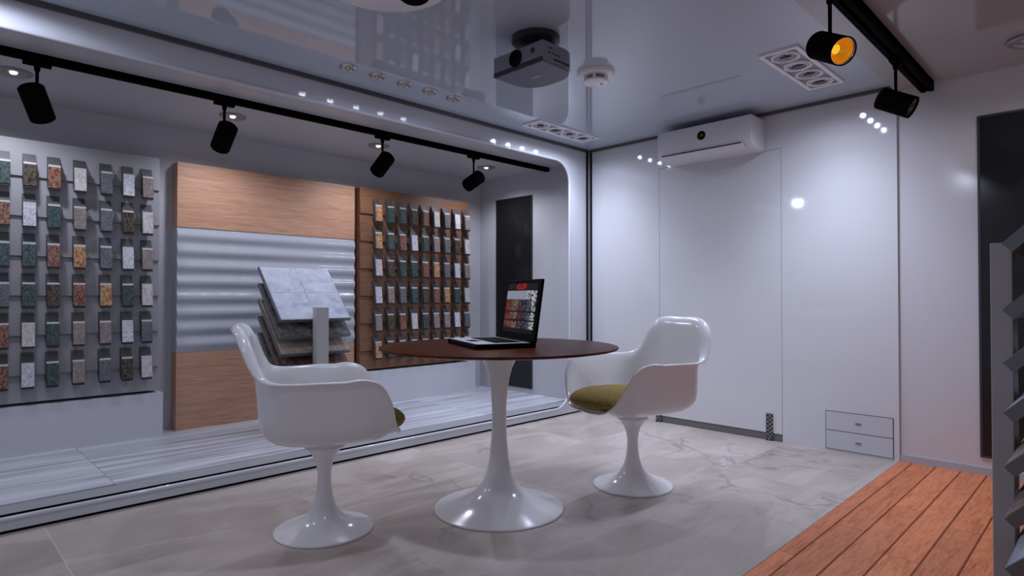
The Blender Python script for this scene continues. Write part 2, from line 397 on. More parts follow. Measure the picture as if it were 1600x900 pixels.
# ------------------------------------------------------------------ alcove shell
struct(MB().box(XM, AX+0.05, AY, AY+0.05, 0, AZ).build('wall_alcove_back', M['alcove']), 'grey back wall of the display alcove')
struct(MB().box(AX, AX+0.05, YL+0.012, AY, 0, AZ).build('wall_alcove_side', M['alcove']), 'pale end wall of the display alcove')
struct(MB().box(XM, AX+0.05, YL+0.012, AY+0.05, AZ, AZ+0.05).build('ceiling_alcove', M['alcove']), 'grey ceiling of the display alcove')
fa = struct(MB().box(XM, AX, YL+0.012, AY, 0, AF-0.012).build('floor_alcove', M['sill']), 'raised marble floor of the display alcove')
MB().box(XM, AX, YL+0.020, 3.43, AF-0.012, AF-0.004).build('sill', M['sill'], fa)
MB().box(XM, AX, YL+0.0125, YL+0.0195, AF-0.012, AF-0.005).build('sill_gap', M['gap'], fa)
sx = [-0.5+1.215*k for k in range(-1, 5)]; sx = [XM] + [x for x in sx if x > XM and x < AX] + [AX]
for x0, x1 in zip(sx, sx[1:]):
    MB().box(0.001, x1-x0-0.001, 0, AY-3.43, -0.012, 0).build('marble_slab', M['streak'], fa, loc=(x0, 3.43, AF))
# dark panes
def window(name, label, plane_x, y0, y1, z0, z1, fr=0.012):
    w = struct(MB().box(plane_x-0.004, plane_x, y0, y1, z0, z1).build(name, M['gap']), label)
    MB().box(plane_x-0.010, plane_x-0.003, y0, y0+fr, z0, z1).box(plane_x-0.010, plane_x-0.003, y1-fr, y1, z0, z1).box(plane_x-0.010, plane_x-0.003, y0+fr, y1-fr, z0, z0+fr).box(plane_x-0.010, plane_x-0.003, y0+fr, y1-fr, z1-fr, z1).build('window_frame', M['dark_grey'], w)
    MB().box(plane_x-0.007, plane_x-0.0045, y0+fr, y1-fr, z0+fr, z1-fr).build('pane', M['window'], w)
window('window_1', 'tall dark pane in the alcove end wall', AX, 3.868, 4.354, 0.124, 1.93, 0.008)
window('window_2', 'tall dark tinted pane in the wall behind the plank floor', XB2, -0.55, 0.566, 0.098, 1.985)

# ------------------------------------------------------------------ plinths, sample boards and centre panel
tag(MB().box(0.0, 1.180, 4.41, AY-0.002, AF, 0.360).build('plinth', M['box'], bevel=0.002), 'white plinth under the grey sample board', 'plinth', 'white plinths in the alcove')
tag(MB().box(2.700, 3.885, 4.41, AY-0.002, AF, 0.360).build('plinth', M['box'], bevel=0.002), 'white plinth under the brown wooden sample board', 'plinth', 'white plinths in the alcove')
LAPS = [1.890] + [1.674-0.2288*k for k in range(6)] + [0.375]
def sample_board(name, label, x0, x1, m, edge_m):
    t = thing(name, label, 'sample board', (x0, AY, 0.375))
    MB().box(0, x1-x0, -0.146, -0.002, 0, 1.515).build('backing', edge_m, t)
    for zt, zb in zip(LAPS, LAPS[1:]):
        MB().prism([(-0.146, zt-0.375), (-0.148, zt-0.375), (-0.162, zb-0.375+0.0015), (-0.146, zb-0.375+0.0015)], 0.0, x1-x0).build('siding_board', m, t)
    for q in (0.1, x1-x0-0.14): MB().box(q, q+0.04, -0.06, -0.03, -0.0135, 0).build('support', M['dark_grey'], t)
    return t
sample_board('sample_board', 'grey lapped siding board hung with stone samples', 0.05, 1.160, M['boardgrey'], M['boardgrey'])
sample_board('sample_board', 'brown wooden lapped board hung with stone samples', 2.643, 3.828, M['oak2'], M['oak2'])

cpn = thing('feature_panel', 'tall oak panel with a white wavy middle behind the tile stand', 'wall panel', (1.279, AY, AF))
W = 2.619-1.279; PF = -0.110
MB().box(0, W, PF, -0.002, 1.374, 1.814).build('upper_panel', M['oak'], cpn)
MB().box(0, W, PF, -0.002, 0, 0.524).build('lower_panel', M['oak'], cpn)
prof = []; N = 160; z0, z1 = 0.525, 1.373
for i in range(N+1):
    z = z0+(z1-z0)*i/N; ph = ((z1-z)/0.1063) % 1.0
    prof.append((PF+0.004-0.0065*(1-math.cos(2*PI*ph)), z))
MB().prism(prof+[(-0.002, z1), (-0.002, z0)], 0, W).build('wavy_panel', M['wave'], cpn, smooth=True, angle=50)

# stone samples: bracket, tile, edge strip, foot
def sample_meshes():
    w = 0.030
    br = MB().prism([(0, 0.004), (-0.008, 0.004), (-0.011, -0.014), (-0.018, -0.014), (-0.021, -0.031), (-0.028, -0.031), (-0.032, -0.050), (-0.040, -0.050),
                     (-0.055, -0.192), (-0.040, -0.196), (0, -0.150)], -w, w).mesh('bracket', M['bracket'])
    R = Matrix.Translation((0, -0.041, -0.050)) @ Matrix.Rotation(math.radians(-6), 4, 'X')
    st = MB().box(-w*0.97, w*0.97, -0.011, 0.0, -0.012, 0.0, R).mesh('edge_strip', M['strip'])
    ft = MB().box(-w*0.9, w*0.9, -0.008, 0.004, -0.150, -0.137, R).mesh('foot', M['proj_dark'])
    tl = {k: MB().box(-w*0.97, w*0.97, -0.012, 0.0, -0.137, -0.012, R).mesh('stone_tile', m) for k, m in STONE.items()}
    return br, st, ft, tl
SBR, SST, SFT, STL = sample_meshes()
ORD = ['first', 'second', 'third', 'fourth', 'fifth', 'sixth', 'seventh', 'eighth', 'ninth']
ROWN = ['top', 'second', 'third', 'fourth', 'fifth', 'bottom']
def samples(xs, rows, board, group, y=4.444):
    for r, line in enumerate(rows):
        for c, kind in enumerate(line.split()):
            t = thing('stone_sample', f'{WORD[kind]} sample, {ORD[c]} from left, {ROWN[r]} row, {board}', 'stone sample', (xs[c], y, 1.800-0.2288*r), 0, group)
            link(SBR, 'bracket', t); link(STL[kind], 'stone_tile', t); link(SST, 'edge_strip', t); link(SFT, 'foot', t)
samples([0.368, 0.484, 0.597, 0.722, 0.856, 0.973, 1.080],
        ['green brown red beige grey white taupe', 'red white green taupe grey brown beige', 'green green red orange grey white taupe',
         'grey green brown red orange green beige', 'red beige green taupe taupe white grey', 'red white green taupe grey brown beige'],
        'grey board', 'stone samples on the grey board')
samples([2.790+0.1215*k for k in range(9)],
        ['orange green green brown red beige grey white taupe', 'orange green red white green taupe grey brown beige', 'beige brown green green red orange grey white taupe',
         'white taupe grey green brown red orange green beige', 'taupe brown red beige green taupe taupe white grey', 'orange green green red taupe grey taupe white beige'],
        'wooden board', 'stone samples on the wooden board')

# ------------------------------------------------------------------ tile stands with tilted trays
def tile_stand(label, loc, rotz, zs, kinds, post_y, post_top, base_label=None):
    t = thing('tile_stand', label, 'display stand', loc, rotz)
    MB().box(-0.0425, 0.0425, post_y[0], post_y[1], 0.012, post_top).build('post', M['standpost'], t, bevel=0.002)
    MB().box(-0.22, 0.22, -0.09, 0.36, 0, 0.012).build('base_plate', M['tray'], t, bevel=0.002)
    for sx_ in (-0.10, 0.10):
        MB().box(sx_-0.014, sx_+0.014, 0.20, 0.228, 0.012, zs[0]+0.14).build('upright', M['dark_grey'], t)
    for k, (z, kind) in enumerate(zip(zs, kinds)):
        R = Matrix.Translation((0, 0, z)) @ Matrix.Rotation(math.radians(45), 4, 'X')
        tr = MB().box(-0.25, 0.25, 0, 0.50, -0.022, -0.006, R).box(-0.25, -0.246, 0, 0.5, -0.006, 0.002, R).box(0.246, 0.25, 0, 0.5, -0.006, 0.002, R).box(-0.246, 0.246, 0, 0.004, -0.006, 0.002, R).build('tray', M['tray'], t)
        MB().box(-0.09, 0.09, 0.195, 0.233, z+0.13, z+0.165).build('rail', M['dark_grey'], t)
        n = 2 if kind in ('slate', 'palestone') else 1
        s = 0.4905/n
        for i in range(n):
            for j in range(n):
                MB().box(-0.2445+i*s+0.001, -0.2445+(i+1)*s-0.001, 0.005+j*s+0.001, 0.005+(j+1)*s-0.001, -0.006, 0.003, R).build('stone_tile', M[kind], tr)
    return t
tile_stand('tile display stand with pale blue slate on top in the alcove', (1.930, 3.78, AF), 0, [0.752-0.111*k for k in range(6)],
           ['slate', 'darkslate', 'sandstone', 'rust', 'darkslate', 'palestone'], (-0.075, -0.018), 0.832)
tile_stand('tall tile display stand on the plank floor at the right edge', (1.797, 0.17, 0.0015), PI, [1.087, 0.954, 0.849, 0.750, 0.643, 0.541, 0.442, 0.336, 0.23],
           ['darkslate', 'rust', 'palestone', 'slate', 'sandstone', 'plankstone', 'slate', 'darkslate', 'rust'], (-0.045, -0.005), 1.105)

# ------------------------------------------------------------------ track lighting
def track(name, label, x0, x1, yc, zt, w, h):
    t = thing(name, label, 'track', (x0, yc, zt))
    L = x1-x0
    MB().box(0, L, -w/2, -w/2+w*0.36, -h, 0).box(0, L, w/2-w*0.36, w/2, -h, 0).box(0, L, -w/2, w/2, -h*0.45, 0).build('rail', M['black'], t)
    MB().box(L-0.002, L+0.003, -w/2, w/2, -h*0.9, 0).build('end_cap', M['black'], t)
    return t
track('light_track', 'long black lighting track on the alcove ceiling', XM, AX-0.004, 3.675, AZ, 0.038, 0.036)
track('light_track', 'black lighting track on the ceiling above the planks', XM, XB2-0.03, 0.790, ZC2, 0.062, 0.055)
def spotlight(label, loc, axis, ztop, lens='lens', group=None, power=0, color=COOL, L=0.165, R=0.054, size=70, name='track_spotlight'):
    """loc: centre of the head; ztop: underside of the track"""
    t = thing(name, label, 'spotlight', loc, 0, group)
    a = Vector(axis).normalized(); dz = ztop-loc[2]
    MB().box(-0.055, 0.055, -0.017, 0.017, dz-0.020, dz+0.001).build('adapter', M['black'], t)
    MB().lathe([(0, dz-0.020), (0.013, dz-0.020), (0.013, dz-0.040), (0.0075, dz-0.05), (0.0065, 0.0), (0, 0.0)], 14).build('stem', M['black'], t, smooth=True)
    mt = Matrix.Translation(-a*L*0.5) @ a.to_track_quat('Z', 'Y').to_matrix().to_4x4()
    h = MB().lathe([(0, 0), (R-0.006, 0), (R, 0.006), (R, L), (R-0.005, L), (R-0.006, L-0.02)], 32, mt).build('head', M['black'], t, smooth=True)
    mt2 = Matrix.Translation(-a*L*0.5) @ a.to_track_quat('Z', 'Y').to_matrix().to_4x4()
    amber = lens == 'amber'
    MB().lathe([(0.018, L-0.05), (0.030, L-0.040), (0.040, L-0.026), (R-0.007, L-0.010)], 32, mt2).build('reflector', M[lens], h, smooth=True)
    MB().lathe([(0, L-0.050), (0.018, L-0.048)], 20, mt2).build('lamp', M['amber_core' if amber else 'lens'], h)
    if amber: MB().torus((0, 0, L-0.004), R-0.006, 0.0022, 32, 6, mt2).build('rim', M['chrome'], h, smooth=True)
    if power:
        spot_light('track_lamp', Vector(loc)+a*(L*0.5+0.004), power, color, size, 0.5, 0.035, a)
    return t
TG = 'black spotlights on the alcove track'
tz = AZ-0.036
spotlight('black track spotlight leftmost above the grey board', (0.428, 3.675, 1.914), (0.06, 0.10, -0.117), tz, group=TG)
spotlight('black track spotlight above the left end of the oak panel', (1.292, 3.675, 1.911), (0, 0.14, -0.107), tz, group=TG)
spotlight('black track spotlight above the left end of the wooden board', (2.362, 3.675, 1.916), (0, 0.145, -0.087), tz, group=TG)
spotlight('black track spotlight nearest the alcove end wall', (3.215, 3.675, 1.913), (0, 0.16, -0.055), tz, group=TG)
TG2 = 'black spotlights on the track above the planks'
tz2 = ZC2-0.055
spotlight('black spotlight with glowing amber lens near the grille light', (2.533, 0.795, 1.950), (-0.08, -0.115, -0.08), tz2, 'amber', TG2, 3.0, (1.0, 0.86, 0.78), size=110)
spotlight('black spotlight near the end of the track above the planks', (3.500, 0.795, 1.955), (0.0, -0.15, -0.085), tz2, 'lens', TG2)

# ------------------------------------------------------------------ ceiling fittings
def downlight(name, label, loc, R, group, bulb=None, proud=0.012):
    t = thing(name, label, 'downlight', loc, 0, group)
    MB().lathe([(R, 0), (R*0.98, -proud*0.6), (R*0.88, -proud), (R*0.70, -proud), (R*0.62, -proud*0.45)], 32).build('ring', M['chrome' if bulb is None else 'grey_ring'], t, smooth=True)
    MB().lathe([(R*0.62, -proud*0.45), (R*0.30, -proud*0.35), (0, -proud*0.3)], 28).build('reflector', M['grey_ring'], t, smooth=True)
    MB().lathe([(0.0, -proud*1.15), (R*0.16, -proud*1.0), (R*0.22, -proud*0.3)], 16).build('bulb', M[bulb] if bulb else M['chrome'], t, smooth=True)
    return t
AG = 'recessed lights in the alcove ceiling'
for x, w in ((0.374, 'leftmost, behind the leftmost spotlight'), (1.474, 'above the oak panel'), (2.563, 'above the left of the wooden board'), (3.690, 'nearest the alcove end wall')):
    downlight('alcove_downlight', f'lit alcove ceiling downlight {w}', (x, 4.045, AZ), 0.082, AG, 'bulb_warm')
    spot_light('alcove_lamp', (x, 4.045, AZ-0.03), 18.0, (0.84, 0.86, 1.0), 150, 0.7, 0.045)
SG = 'row of small ceiling lights'
for k, x in enumerate((1.707, 1.893, 2.079, 2.265, 2.451)):
    downlight('small_downlight', f'small round ceiling downlight, {ORD[k]} of five from the left', (x, 2.998, ZC), 0.047, SG, None, 0.016)
    spot_light('small_lamp', (x, 2.998, ZC-0.022), 2.0, COOL, 165, 1.0, 0.018)
downlight('ceiling_downlight', 'round white downlight at the right edge above the planks', (3.889*0.98, 0.30, ZC2), 0.10, None, 'bulb_warm', 0.02)
spot_light('plank_lamp', (3.81, 0.30, ZC2-0.04), 1.2, WARM, 150, 0.5, 0.03)
downlight('small_downlight', 'small round ceiling downlight outside the row of five', (0.13, 3.0, ZC), 0.055, None, None, 0.016)
spot_light('row_lamp', (0.13, 3.0, ZC-0.035), 9.0, COOL, 177, 0.15, 0.05)
downlight('small_downlight', 'small round ceiling downlight beside the plank area ceiling', (0.70, 1.12, ZC), 0.055, None, None, 0.016)
spot_light('edge_lamp', (0.70, 1.12, ZC-0.035), 9.0, COOL, 177, 0.15, 0.05)

def grille(label, x0, x1, y0, y1, power):
    t = thing('grille_light', label, 'ceiling light', ((x0+x1)/2, (y0+y1)/2, ZC), 0, 'four-lamp grille lights on the main ceiling')
    a, b, f = (x1-x0)/2, (y1-y0)/2, 0.022
    MB().box(-a, a, -b, -b+f, -0.010, 0).box(-a, a, b-f, b, -0.010, 0).box(-a, -a+f, -b+f, b-f, -0.010, 0).box(a-f, a, -b+f, b-f, -0.010, 0).build('frame', M['white_ring'], t)
    MB().box(-a+f, a-f, -b+f, b-f, -0.003, 0).build('backplate', M['grey_ring'], t)
    for k in range(4):
        cx = -a+f+(2*a-2*f)*(k+0.5)/4
        l = MB().lathe([(0.074, -0.004), (0.070, -0.012), (0.062, -0.012), (0.058, -0.006)], 32, c=(cx, 0, 0)).build('lamp_ring', M['white_ring'], t, smooth=True)
        MB().lathe([(0.058, -0.006), (0.035, -0.0045), (0, -0.004)], 28, c=(cx, 0, 0)).build('reflector', M['grey_ring'], l, smooth=True)
        if k % 2: MB().torus((cx, 0, -0.010), 0.050, 0.004, 28, 6).build('inner_ring', M['white_ring'], l, smooth=True)
        MB().prism([(cx-0.03, 0), (cx-0.007, -0.007), (cx, -0.03), (cx+0.007, -0.007), (cx+0.03, 0), (cx+0.007, 0.007), (cx, 0.03), (cx-0.007, 0.007)], -0.010, -0.005, 'z').build('lamp_cross', M['dark_grey'], l)
        spot_light('grille_lamp', ((x0+x1)/2+cx, (y0+y1)/2, ZC-0.030), power, COOL, 170, 1.0, 0.016)
        spot_light('grille_beam', ((x0+x1)/2+cx, (y0+y1)/2, ZC-0.030), power*2.2, COOL, 110, 1.0, 0.016)
    return t
grille('rectangular four-lamp grille light beside the amber spotlight', 3.157, 3.884, 1.142, 1.344, 7)
grille('rectangular four-lamp grille light by the left frame wall', 3.190, 3.897, 2.925, 3.112, 6.5)

# smoke detector
t = thing('smoke_detector', 'round white smoke detector beside the projector', 'smoke detector', (2.742, 2.089, ZC))
MB().lathe([(0.105, 0), (0.105, -0.012), (0.098, -0.022), (0.080, -0.026), (0.0, -0.026)], 40).build('base', M['white_ring'], t, smooth=True)
for k in range(4):
    R = Matrix.Rotation(k*PI/2+0.5, 4, 'Z')
    MB().box(0.058, 0.066, -0.008, 0.008, -0.052, -0.024, R).build('rib', M['white_ring'], t)
cpp = MB().lathe([(0.0, -0.048), (0.066, -0.048), (0.072, -0.052), (0.070, -0.060), (0.058, -0.064), (0, -0.065)], 36).build('cap', M['white_ring'], t, smooth=True)
MB().lathe([(0, -0.048), (0.052, -0.048), (0.050, -0.024)], 28).build('chamber', M['grey_ring'], t, smooth=True)
MB().lathe([(0, -0.0665), (0.008, -0.066), (0.010, -0.0635)], 12, c=(0.026, -0.02, 0)).build('test_button', M['proj_dark'], cpp)

# projector hung under a round mount
t = thing('projector', 'dark grey projector hanging from the ceiling on a round mount', 'projector', (2.165, 2.017, 2.058))
fx, hw = -0.127, 0.163
plan = [(fx, -hw), (fx, hw)]
back = []
for i in range(25):
    a = PI/2 - PI*i/24
    back.append((0.005+0.135*max(0, math.cos(a))**0.75, hw*math.copysign(abs(math.sin(a))**0.75, math.sin(a))))
plan = [(fx, -hw), (fx, hw)] + back
MB().prism(plan[::-1], 0.012, 0.100, 'z').build('body', M['proj'], t, bevel=0.003)
def sc(p, k): return [(0.01+(x-0.01)*k, y*k) for x, y in p]
MB().prism(sc(plan, 0.965)[::-1], 0.0, 0.0125, 'z').build('bottom_plate', M['proj_bottom'], t, bevel=0.002)
MB().prism(sc(plan, 0.99)[::-1], 0.0115, 0.0145, 'z').build('bottom_rim', M['chrome'], t)
MB().box(fx-0.0012, fx+0.004, -hw+0.001, hw-0.001, 0.002, 0.024).build('front_chamfer', M['proj_dark'], t)
mt = Matrix.Translation((fx, 0.01, 0.058)) @ Matrix.Rotation(-PI/2, 4, 'Y')
ln = MB().lathe([(0.040, -0.002), (0.040, 0.006), (0.035, 0.006), (0.033, 0.0015), (0, 0.001)], 32, mt).build('lens', M['laptop_black'], t, smooth=True)
mt = Matrix.Translation((fx, -0.100, 0.065)) @ Matrix.Rotation(-PI/2, 4, 'Y')
MB().lathe([(0.013, -0.001), (0.013, 0.002), (0, 0.0025)], 20, mt).build('sensor', M['proj_dark'], t)
MB().box(-0.05, 0.06, -hw-0.001, -hw+0.003, 0.022, 0.032).build('side_vent', M['proj_dark'], t)
MB().box(-0.085, -0.062, -hw-0.001, -hw+0.003, 0.070, 0.078).build('port', M['proj_dark'], t)
for k in range(4):
    MB().box(-0.085+0.022*k, -0.074+0.022*k, -hw-0.001, -hw+0.003, 0.047, 0.056).build('port', M['proj_dark'], t)
MB().box(0.0, 0.006, -0.028, 0.028, -0.0006, 0.0004).build('badge', M['ac'], t)
MB().lathe([(0.0, 0.100), (0.03, 0.100), (0.03, 0.150), (0.105, 0.158), (0.118, 0.168), (0.118, 0.192), (0, 0.192)], 36).build('ceiling_mount', M['proj_dark'], t, smooth=True)
for sy in (-0.06, 0.06):
    MB().cyl((0.04, sy, 0.100), (0.05, sy*1.2, 0.160), 0.008, n=10).build('mount_arm', M['black'], t)

# white canopy with a black spot at the top edge of the picture
t = thing('ceiling_canopy', 'round white ceiling canopy at the top edge left of the projector', 'ceiling rose', (1.332, 2.071, ZC))
MB().lathe([(0.2675, 0), (0.2675, -0.006), (0.262, -0.009), (0, -0.009)], 64).build('disc', M['white_ring'], t, smooth=True)
t = thing('canopy_spotlight', 'black spotlight hanging under the round white ceiling canopy', 'spotlight', (1.38, 1.93, ZC-0.009))
MB().lathe([(0, 0), (0.018, 0), (0.016, -0.05), (0, -0.05)], 16).build('stem', M['black'], t, smooth=True)
MB().lathe([(0, -0.03), (0.05, -0.035), (0.062, -0.06), (0.058, -0.098), (0.045, -0.108), (0, -0.108)], 28).build('head', M['black'], t, smooth=True)
spot_light('canopy_fill', (1.38, 1.93, ZC-0.124), 27.0, COOL, 150, 1.0, 0.04)  # fill light added below the spotlight head to brighten chairs and floor

# ------------------------------------------------------------------ air conditioner
t = thing('air_conditioner', 'white wall air conditioner above the flush door', 'air conditioner', (XB, 2.095, 1.985))
pf = [(0, 0.0), (-0.10, 0.0), (-0.175, 0.012), (-0.215, 0.040), (-0.225, 0.075), (-0.225, 0.205), (-0.218, 0.218), (0, 0.218)]
MB().prism([(x, z) for x, z in pf], -0.356, 0.356, 'y').build('housing', M['ac'], t, smooth=True, bevel=0.004)
# (prism along y: profile given as x,z)
MB().box(-0.2262, -0.220, -0.285, 0.320, 0.0355, 0.0405).build('air_slot', M['gap'], t)
fl_ = MB().prism([(-0.2285, 0.030), (-0.2225, 0.036), (-0.180, 0.004), (-0.186, 0.000)], -0.30, 0.325, 'y').build('air_flap', M['ac'], t)
mt = Matrix.Translation((-0.225, 0.0, 0.138)) @ Matrix.Rotation(-PI/2, 4, 'Y')
d = MB().lathe([(0.031, 0), (0.031, 0.003), (0.027, 0.004), (0.026, 0.002), (0, 0.002)], 32, mt).build('display', M['laptop_black'], t, smooth=True)
MB().torus((0, 0, 0.003), 0.030, 0.002, 32, 6, mt).build('display_ring', M['dark_grey'], d, smooth=True)
dg = MB()
def seg7(cy, cz, on, s=0.0045):
    S = {'a': (0, 2, 1), 'b': (1, 1, 0), 'c': (1, -1, 0), 'd': (0, -2, 1), 'e': (-1, -1, 0), 'f': (-1, 1, 0), 'g': (0, 0, 1)}
    for k in on:
        y, z, h = S[k]; w, hh = (s*0.8, s*0.2) if h else (s*0.2, s*0.8)
        dg.box(-0.2285, -0.2270, cy-y*s-w, cy-y*s+w, cz+z*s-hh, cz+z*s+hh)
seg7(0.008, 0.138, 'abged'); seg7(-0.008, 0.138, 'afgcd'); dg.build('digits', M['green_led'], d)

# ------------------------------------------------------------------ low drawers in the back wall
t = thing('wall_drawers', 'two flush white drawers low in the back wall', 'drawers', (XB, 1.169, 0.012))
MB().box(-0.003, 0, -0.190, 0.190, 0, 0.241).build('frame', M['gap'], t)  # black backing plate, paints the shade lines around the drawers
for z0, z1 in ((0.0025, 0.1175), (0.1215, 0.2385)):
    dd = MB().box(-0.0045, -0.001, -0.187, 0.187, z0, z1).build('drawer', M['hatch'], t)
    MB().box(-0.0095, -0.0045, -0.016, 0.016, (z0+z1)/2-0.0018, (z0+z1)/2+0.0018).build('handle', M['dark_grey'], dd)

# ------------------------------------------------------------------ table
TX, TY = 1.963, 2.062
t = thing('pedestal_table', 'round pedestal table with a glossy red-brown wooden top', 'table', (TX, TY, 0))
MB().lathe([(0, 0.725), (0.30, 0.726), (0.50, 0.737), (0.548, 0.745), (0.552, 0.749), (0.550, 0.754), (0.546, 0.755), (0, 0.755)], 96).build('table_top', M['tabletop'], t, smooth=True, angle=25)
MB().lathe([(0, 0.0), (0.296, 0.0), (0.300, 0.004), (0.297, 0.009), (0.27, 0.0165), (0.22, 0.030), (0.16, 0.052), (0.11, 0.083), (0.078, 0.120), (0.058, 0.17), (0.045, 0.235), (0.0365, 0.32), (0.033, 0.40),
            (0.034, 0.47), (0.039, 0.545), (0.048, 0.605), (0.062, 0.655), (0.082, 0.695), (0.105, 0.720), (0.113, 0.7255), (0, 0.7255)], 64).build('pedestal', M['plastic'], t, smooth=True, angle=40)

# ------------------------------------------------------------------ tulip armchairs
RIM = [(0, 0.338, 0.0, 0.412), (15, 0.335, 0.092, 0.413), (27, 0.319, 0.164, 0.424), (38, 0.290, 0.230, 0.472), (46, 0.262, 0.285, 0.565), (53, 0.218, 0.312, 0.636), (62, 0.150, 0.328, 0.662),
       (78, 0.070, 0.333, 0.658), (95, -0.03, 0.333, 0.658), (110, -0.120, 0.322, 0.656), (122, -0.205, 0.303, 0.657), (131, -0.272, 0.285, 0.671), (139, -0.318, 0.266, 0.722), (146, -0.354, 0.240, 0.795),
       (153, -0.382, 0.195, 0.845), (162, -0.402, 0.131, 0.862), (171, -0.408, 0.065, 0.864), (180, -0.410, 0.0, 0.863)]
def interp(tab, x):
    """Catmull-Rom through (x, values...) rows"""
    for i in range(len(tab)-1):
        if tab[i][0] <= x <= tab[i+1][0]: break
    p1, p2 = tab[i], tab[i+1]; p0 = tab[i-1] if i else None; p3 = tab[i+2] if i+2 < len(tab) else None
    h = p2[0]-p1[0]; t = (x-p1[0])/h; out = []
    for k in range(1, len(p1)):
        m1 = (p2[k]-p0[k])/(p2[0]-p0[0])*h if p0 else (0 if k != 2 else p2[k]-p1[k])
        m2 = (p3[k]-p1[k])/(p3[0]-p1[0])*h if p3 else (0 if k != 2 else p2[k]-p1[k])
        out.append((2*t**3-3*t*t+1)*p1[k]+(t**3-2*t*t+t)*m1+(-2*t**3+3*t*t)*p2[k]+(t**3-t*t)*m2)
    return out
def sm(a, b, x): u = max(0, min(1, (x-a)/(b-a))); return u*u*(3-2*u)
def shell_mesh():
    rows = []; NT_ = 144; NS = 22; z0 = 0.386
    for i in range(NT_):
        deg = 360*i/NT_; sg = 1 if deg <= 180 else -1; dd = deg if deg <= 180 else 360-deg
        rx, ry, rz = interp(RIM, dd); ry *= sg
        rx *= 0.885 if dd > 60 else 0.915; rho = math.hypot(rx, ry); ux, uy = rx/rho, ry/rho
        wall = rz-z0
        # bowl corner radius in plan, rounded square, narrower than the rim
        bx = 0.255/max(abs(ux), 1e-3); by = 0.292/max(abs(uy), 1e-3); rb = (bx**-4+by**-4)**-0.25
        rb = min(rb, rho-0.012)
        front = 1-sm(18, 46, dd); backf = sm(118, 140, dd)
        hb = min(0.095, wall*0.5)
        fl = 0.018+0.042*backf                    # how far the rim rolls outwards
        key = [(0.0, z0), (rb*0.30, z0+0.001), (rb*0.58, z0+0.006+0.002*front), (rb*0.82, z0+hb*0.28), (rb*0.945, z0+hb*0.62), (rb*0.995, z0+hb*1.05)]
        zt, rt = rz-0.012*(1-front)+0.004*backf, max(rb+0.002, rho-fl)
        zb_, rb_ = key[-1][1], key[-1][0]
        for q in (0.33, 0.66, 0.9):
            key.append((rb_+(rt-rb_)*(q**1.7), zb_+(zt-zb_)*q))
        key.append((rt+(rho-rt)*0.30, rz+0.002+0.006*backf*(1)))
        key.append((rt+(rho-rt)*0.70, rz+0.003+0.006*backf))
        key.append((rho, rz-0.004*(1-front)-0.008*backf))
        if front > 0.02:
            kf = [(rb*0.0, z0), (rho*0.25, z0+0.001), (rho*0.45, z0+0.004), (rho*0.6, z0+0.012), (rho*0.70, z0+0.020), (rho*0.78, z0+0.028), (rho*0.84, z0+0.035), (rho*0.89, z0+0.040), (rho*0.93, z0+0.044), (rho*0.96, rz-0.003), (rho*0.985, rz), (rho, rz-0.003)]
            key = [(a[0]*(1-front)+b[0]*front, a[1]*(1-front)+b[1]*front) for a, b in zip(key, kf)]
        rows.append([(r*ux, r*uy, z) for r, z in key])
    mb = MB(); nk = len(rows[0]); vs = [rows[0][0]]; 
    vs += [rows[i][k] for k in range(1, nk) for i in range(NT_)]
    fs = [(0, 1+i, 1+(i+1) % NT_) for i in range(NT_)]
    for k in range(nk-2):
        for i in range(NT_):
            j = (i+1) % NT_; a = 1+k*NT_; b = 1+(k+1)*NT_
            fs.append((a+i, b+i, b+j, a+j))
    mb.add(vs, fs); return mb.mesh('shell', M['plastic'], True, 80)
def pillow():
    rows = []; n = 64; prof = [(0.0, 1.0), (0.35, 0.985), (0.6, 0.92), (0.8, 0.76), (0.92, 0.52), (0.985, 0.24), (1.0, 0.0), (0.97, -0.24), (0.88, -0.45), (0.7, -0.60), (0.0, -0.66)]
    mb = MB(); mb.lathe(prof, n)
    out = []
    for x, y, z in mb.v:
        a = math.atan2(y, x); r = math.hypot(x, y)
        k = 1.0+0.0*a
        yy = r*math.sin(a)*0.268; xx = r*math.cos(a)*0.272
        if xx < 0: yy *= 1-0.05*(xx/0.262)**2
        out.append((xx+0.066, yy, 0.452+z*0.058))
    mb.v = out; return mb.mesh('cushion', M['olive'], True, 80)
CH_SHELL, CH_PIL = shell_mesh(), pillow()
CH_PED = MB().lathe([(0, 0), (0.2005, 0), (0.2035, 0.004), (0.201, 0.009), (0.18, 0.0145), (0.14, 0.025), (0.10, 0.041), (0.07, 0.066), (0.050, 0.098), (0.036, 0.142), (0.0285, 0.195), (0.0275, 0.235), (0.033, 0.275), (0.045, 0.308),
                     (0.062, 0.332), (0.080, 0.348), (0.084, 0.353), (0.079, 0.3565), (0.084, 0.365), (0.105, 0.380), (0.12, 0.384), (0, 0.384)], 56).mesh('pedestal', M['plastic'], True, 40)
def chair(label, loc, face):
    t = thing('tulip_armchair', label, 'armchair', loc, math.atan2(face[1], face[0]), 'white armchairs at the round table')
    s = link(CH_SHELL, 'shell', t)
    so = s.modifiers.new('thick', 'SOLIDIFY'); so.thickness = 0.008; so.offset = 0
    ss = s.modifiers.new('sub', 'SUBSURF'); ss.levels = 1; ss.render_levels = 1
    link(CH_PED, 'pedestal', t); link(CH_PIL, 'cushion', t)
    return t
chair('white armchair in front of the tile stand, seen from its side', (1.256, 2.392, 0), (0.71, -0.33))
chair('white armchair near the flush door, showing its olive cushion', (2.690, 1.815, 0), (-0.72, 0.25))

